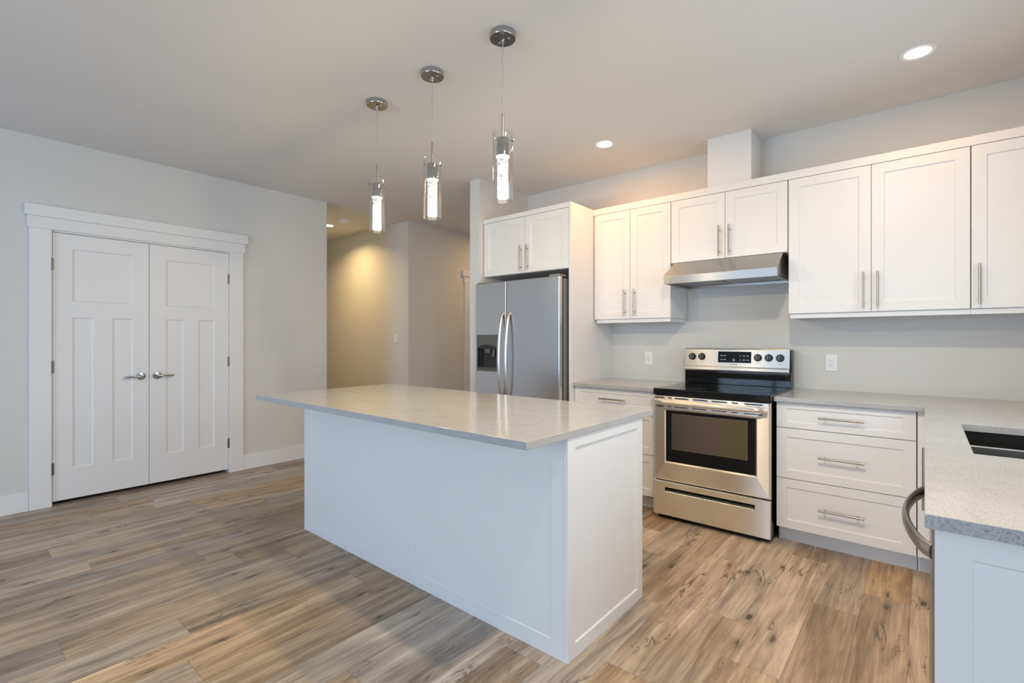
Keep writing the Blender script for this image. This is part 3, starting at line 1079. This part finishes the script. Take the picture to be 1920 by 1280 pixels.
# oven door: bowed steel frame sloping in to the dark window
bm = bmesh.new()
DZ, DT = 0.272, 0.864
wx0, wx1, wz0, wz1 = 0.092, 0.667, 0.409, 0.765
outer = [(0.0, DZ), (SW, DZ), (SW, DT), (0.0, DT)]
midr = [(0.012, DZ + 0.008), (SW - 0.012, DZ + 0.008), (SW - 0.012, DT - 0.004), (0.012, DT - 0.004)]
rim = [(wx0 - 0.008, wz0 - 0.008), (wx1 + 0.008, wz0 - 0.008), (wx1 + 0.008, wz1 + 0.008), (wx0 - 0.008, wz1 + 0.008)]
win = [(wx0, wz0), (wx1, wz0), (wx1, wz1), (wx0, wz1)]
lay = []
for pts, y in ((outer, 0.0305), (outer, 0.018), (midr, 0.0135), (rim, -0.004), (win, 0.002)):
    lay.append([bm.verts.new((x, y, z)) for x, z in pts])
for a, b in zip(lay, lay[1:]):
    for k in range(4):
        bm.faces.new((a[k], a[(k + 1) % 4], b[(k + 1) % 4], b[k]))
bm.faces.new(lay[0])
bm.faces.new(lay[-1])
od = link_mesh('oven_door', bm, 'rangesteel', rg, bevel=0.0025)
ww, wh = wx1 - wx0 - 0.001, wz1 - wz0 - 0.001
pq = (0.040, ww - 0.048, 0.088, wh - 0.022)
gw = link_mesh('window', board(ww, wh, 0.026, [pq], 0.024, 0.001), 'black', od, (wx0 + 0.0005, 0.0005, wz0 + 0.0005))
for zr in (0.135, 0.215):
    bm = bmesh.new()
    sweep(bm, [(pq[0] + 0.004, 0.014, zr), (pq[1] - 0.004, 0.014, zr)], 0.0022, n=8)
    for kk in range(18):
        xx = pq[0] + 0.012 + kk * (pq[1] - pq[0] - 0.024) / 17
        sweep(bm, [(xx, 0.0125, zr + 0.002), (xx, 0.0225, zr + 0.002)], 0.0012, n=6, up=(1, 0, 0))
    link_mesh('oven_rack', bm, 'steeld', gw)
gi = link_mesh('pane', box(pq[0] + 0.0015, pq[1] - 0.0015, 0.0005, 0.0025, pq[2] + 0.0015, pq[3] - 0.0015), 'ovenglass', gw)
gi['label'] = 'brownish see-through centre of the oven window'
bm = bmesh.new()
pts = []
for i in range(21):
    a = i / 20
    pts.append((0.016 + a * (SW - 0.034), -0.020 - 0.034 * math.sin(math.pi * a) ** 0.35 if 0 < a < 1 else -0.012, 0.823))
sweep(bm, pts, 0.013, 0.0165, 18)
for x in (0.030, SW - 0.030):
    bx(bm, x - 0.014, x + 0.014, -0.03, 0.0055, 0.811, 0.835)
link_mesh('handle', bm, 'rangesteel', od, smooth=True)
for z in (0.8505, 0.789):  # upper row is the slots, lower row their reflection modelled in black
    for a, b in ((0.02, 0.075), (0.105, 0.130), (0.15, 0.245), (0.275, 0.37), (0.40, 0.495), (0.525, 0.56), (0.60, 0.705)):
        link_mesh('vent_slot_and_reflection', box(a, b, -0.0012 if z < 0.8 else -0.0005, 0.002, z - 0.003, z + 0.003), 'black', od)
dwr = link_mesh('storage_drawer', board(SW, 0.232, 0.030, [(0.084, 0.661, 0.162, 0.194)], 0.026, 0.001, 1), ['rangesteel', 'black'], rg, (0, 0.0, 0.032), bevel=0.002)  # recess faces coloured black for the shadow inside the pull slot
lp = bmesh.new()
pl_ = [(0.0, 0.1625), (0.002, 0.166), (0.0245, 0.181), (0.0245, 0.1625)]
a_ = [lp.verts.new((0.0855, y, z)) for y, z in pl_]
b_ = [lp.verts.new((0.6595, y, z)) for y, z in pl_]
for k in range(4):
    lp.faces.new((a_[k], a_[(k + 1) % 4], b_[(k + 1) % 4], b_[k]))
lp.faces.new(a_)
lp.faces.new(b_[::-1])
link_mesh('pull_lip', lp, 'steel', dwr, bevel=0.001)

# ------------------------------------------------------------------ wall plates
def plate(name, label, loc, cat, part):
    t = thing(name, label, cat, loc)
    link_mesh('cover_plate', box(-0.036, 0.036, -0.006, 0.0, -0.058, 0.058), 'whiteplastic', t, bevel=0.002)
    if part == 'outlet':
        link_mesh('receptacle', box(-0.017, 0.017, -0.0075, -0.006, -0.034, 0.034), 'whiteplastic', t, bevel=0.001)
        for z in (-0.018, 0.014):
            bm = bmesh.new()
            bx(bm, -0.0085, -0.0060, -0.0080, -0.0074, z + 0.000, z + 0.009)
            bx(bm, 0.0055, 0.0075, -0.0080, -0.0074, z + 0.001, z + 0.008)
            lathe(bm, [(0, 0), (0.0028, 0), (0.0028, 0.0005), (0, 0.0005)], 12, (0, -0.0075, z - 0.007), 'Y')
            link_mesh('socket', bm, 'slot', t)
    else:
        link_mesh('rocker', box(-0.017, 0.017, -0.0085, -0.006, -0.034, 0.034), 'whiteplastic', t, bevel=0.002)
    return t


plate('power_outlet', 'white outlet on the wall left of the range', (-1.836, YB, 1.091), 'outlet', 'outlet')
plate('power_outlet', 'white outlet on the wall right of the range', (-0.493, YB, 1.093), 'outlet', 'outlet')
plate('light_switch', 'white switch on the warm lit hall wall', (-5.258, 3.874, 1.262), 'light switch', 'switch')

# ------------------------------------------------------------------ lamps
def downlight(label, x, y, watts, spread=None, col=WARM):
    t = thing('recessed_downlight', label, 'ceiling light', (x, y, ZC), 0, 'recessed ceiling lights')
    link_mesh('trim_ring', lathe(bmesh.new(), [(0.057, -0.0005), (0.057, -0.003), (0.074, -0.006), (0.079, -0.003), (0.079, -0.0005)], 48), 'whiteplastic', t, smooth=True)
    link_mesh('diffuser', lathe(bmesh.new(), [(0, -0.0028), (0.0565, -0.0028), (0.0565, -0.001), (0, -0.001)], 48), 'lamp', t)
    l = area('downlight_lamp', (x, y, ZC - 0.012), (0, 0, 0), 0.11, 0.11, watts, col, 'DISK', spread)
    return t


downlight('round lit ceiling downlight above the upper left cabinets, near the third pendant', -1.879, 3.323, 7.0, None, (1.0, 0.45, 0.12))
downlight('round lit ceiling downlight at the upper right of the photo', -0.027, 3.317, 3.0, None, (1.0, 0.52, 0.2))
downlight('small lit ceiling downlight in the hall at the wall corner', -6.009, 3.354, 13, 2.5, (1.0, 0.68, 0.30))

# added fill, unseen above the frame: brightens the aisle's drawers, counter and floor
dl = link_mesh('added_fill_fixture', lathe(bmesh.new(), [(0, -0.0028), (0.0565, -0.0028), (0.057, -0.003), (0.074, -0.006), (0.079, -0.003), (0.079, -0.0005), (0, -0.0005)], 48), 'whiteplastic', None, (-0.30, 1.45, ZC), smooth=True)
struct(dl)
area('aisle_fill_light', (-0.30, 1.45, ZC - 0.012), (0, 0, 0), 0.11, 0.11, 38, (1.0, 0.82, 0.60), 'DISK')

sd_ = thing('smoke_detector', 'round white smoke detector on the hall ceiling', 'smoke detector', (-5.593, 3.308, ZC))
link_mesh('base_ring', lathe(bmesh.new(), [(0, -0.0005), (0.070, -0.0005), (0.070, -0.012), (0, -0.012)], 40), 'whiteplastic', sd_, smooth=True)
link_mesh('cover', lathe(bmesh.new(), [(0.064, -0.0125), (0.062, -0.034), (0.050, -0.042), (0, -0.044), (0, -0.0125)], 40), 'whiteplastic', sd_, smooth=True)


area('corridor_fill_light', (-4.2, 5.3, ZC - 0.02), (0, 0, 0), 0.12, 0.12, 11, (1.0, 0.64, 0.34), 'DISK')  # added fill without a fixture, out of view, brightens the corridor walls


def pendant(x, y, label):
    t = thing('pendant_light', label, 'pendant light', (x, y, ZC), 0, 'glass pendants over the island')
    z = lambda a: a - ZC
    can = link_mesh('canopy', lathe(bmesh.new(), [(0, -0.0005), (0.0635, -0.0005), (0.0645, -0.003), (0.0645, -0.026), (0.0625, -0.029), (0, -0.029)], 56), 'chrome', t, smooth=True)
    for dx in (-0.030, 0.030):
        link_mesh('screw', lathe(bmesh.new(), [(0, -0.029), (0.005, -0.029), (0.0045, -0.034), (0, -0.036)], 14, (dx, 0.01, 0)), 'chrome', can, smooth=True)
    link_mesh('cord_grip', lathe(bmesh.new(), [(0, -0.029), (0.008, -0.029), (0.008, -0.040), (0.004, -0.052), (0, -0.052)], 20), 'chrome', can, smooth=True)
    bm = bmesh.new()
    ph = x * 3
    pts = [(0.0025 * math.sin(ph + k * 0.9) * math.sin(math.pi * k / 14), 0.002 * math.sin(ph + k * 1.3) * math.sin(math.pi * k / 14), -0.05 + (z(2.36) + 0.05) * k / 14) for k in range(15)]
    sweep(bm, pts, 0.0024, n=8, up=(0, 1, 0))
    link_mesh('cord', bm, 'cord', t, smooth=True)
    link_mesh('stem', lathe(bmesh.new(), [(0, z(2.365)), (0.0055, z(2.363)), (0.0055, z(2.238)), (0, z(2.238))], 16), 'nickel', t, smooth=True)
    cap = link_mesh('socket_cap', lathe(bmesh.new(), [(0, z(2.240)), (0.029, z(2.240)), (0.031, z(2.237)), (0.031, z(2.153)), (0, z(2.153))], 40), 'chrome', t, smooth=True)
    for k in range(3):
        a = 2 * math.pi * k / 3 + 0.4
        bm = bmesh.new()
        sweep(bm, [(0.0305 * math.cos(a), 0.0305 * math.sin(a), z(2.226)), (0.053 * math.cos(a), 0.053 * math.sin(a), z(2.226))], 0.0022, n=8)
        lathe(bm, [(0, -0.004), (0.005, -0.004), (0.005, 0.004), (0, 0.004)], 10, (0.054 * math.cos(a), 0.054 * math.sin(a), z(2.226)))
        link_mesh('glass_pin', bm, 'chrome', cap, smooth=True)
    link_mesh('glass_shade', lathe(bmesh.new(), [(0.0465, z(2.268)), (0.050, z(2.270)), (0.050, z(1.938)), (0.048, z(1.934)), (0.0435, z(1.934)), (0.0465, z(1.942)), (0.0465, z(2.268))], 56), 'glass', t, smooth=True)
    rod = link_mesh('crystal_rod', lathe(bmesh.new(), [(0, z(2.1525)), (0.034, z(2.1525)), (0.034, z(2.148)), (0.0265, z(2.141)), (0.0265, z(1.952)), (0.024, z(1.948)), (0, z(1.948))], 40), 'crystal', t, smooth=True)
    rod['label'] = 'glowing bubble filled crystal rod'
    l = bpy.data.lights.new('pendant_lamp', 'POINT')
    l.energy = 13.0
    l.color = (1.0, 0.79, 0.45)
    l.shadow_soft_size = 0.02
    o = bpy.data.objects.new('pendant_lamp', l)
    C.objects.link(o)
    o.location = (x, y, 1.925)
    return t


pendant(-1.580, 1.798, 'glass pendant nearest the camera, over the right end of the island')
pendant(-2.110, 1.803, 'middle glass pendant over the island')
pendant(-2.641, 1.803, 'farthest glass pendant, over the left end of the island')
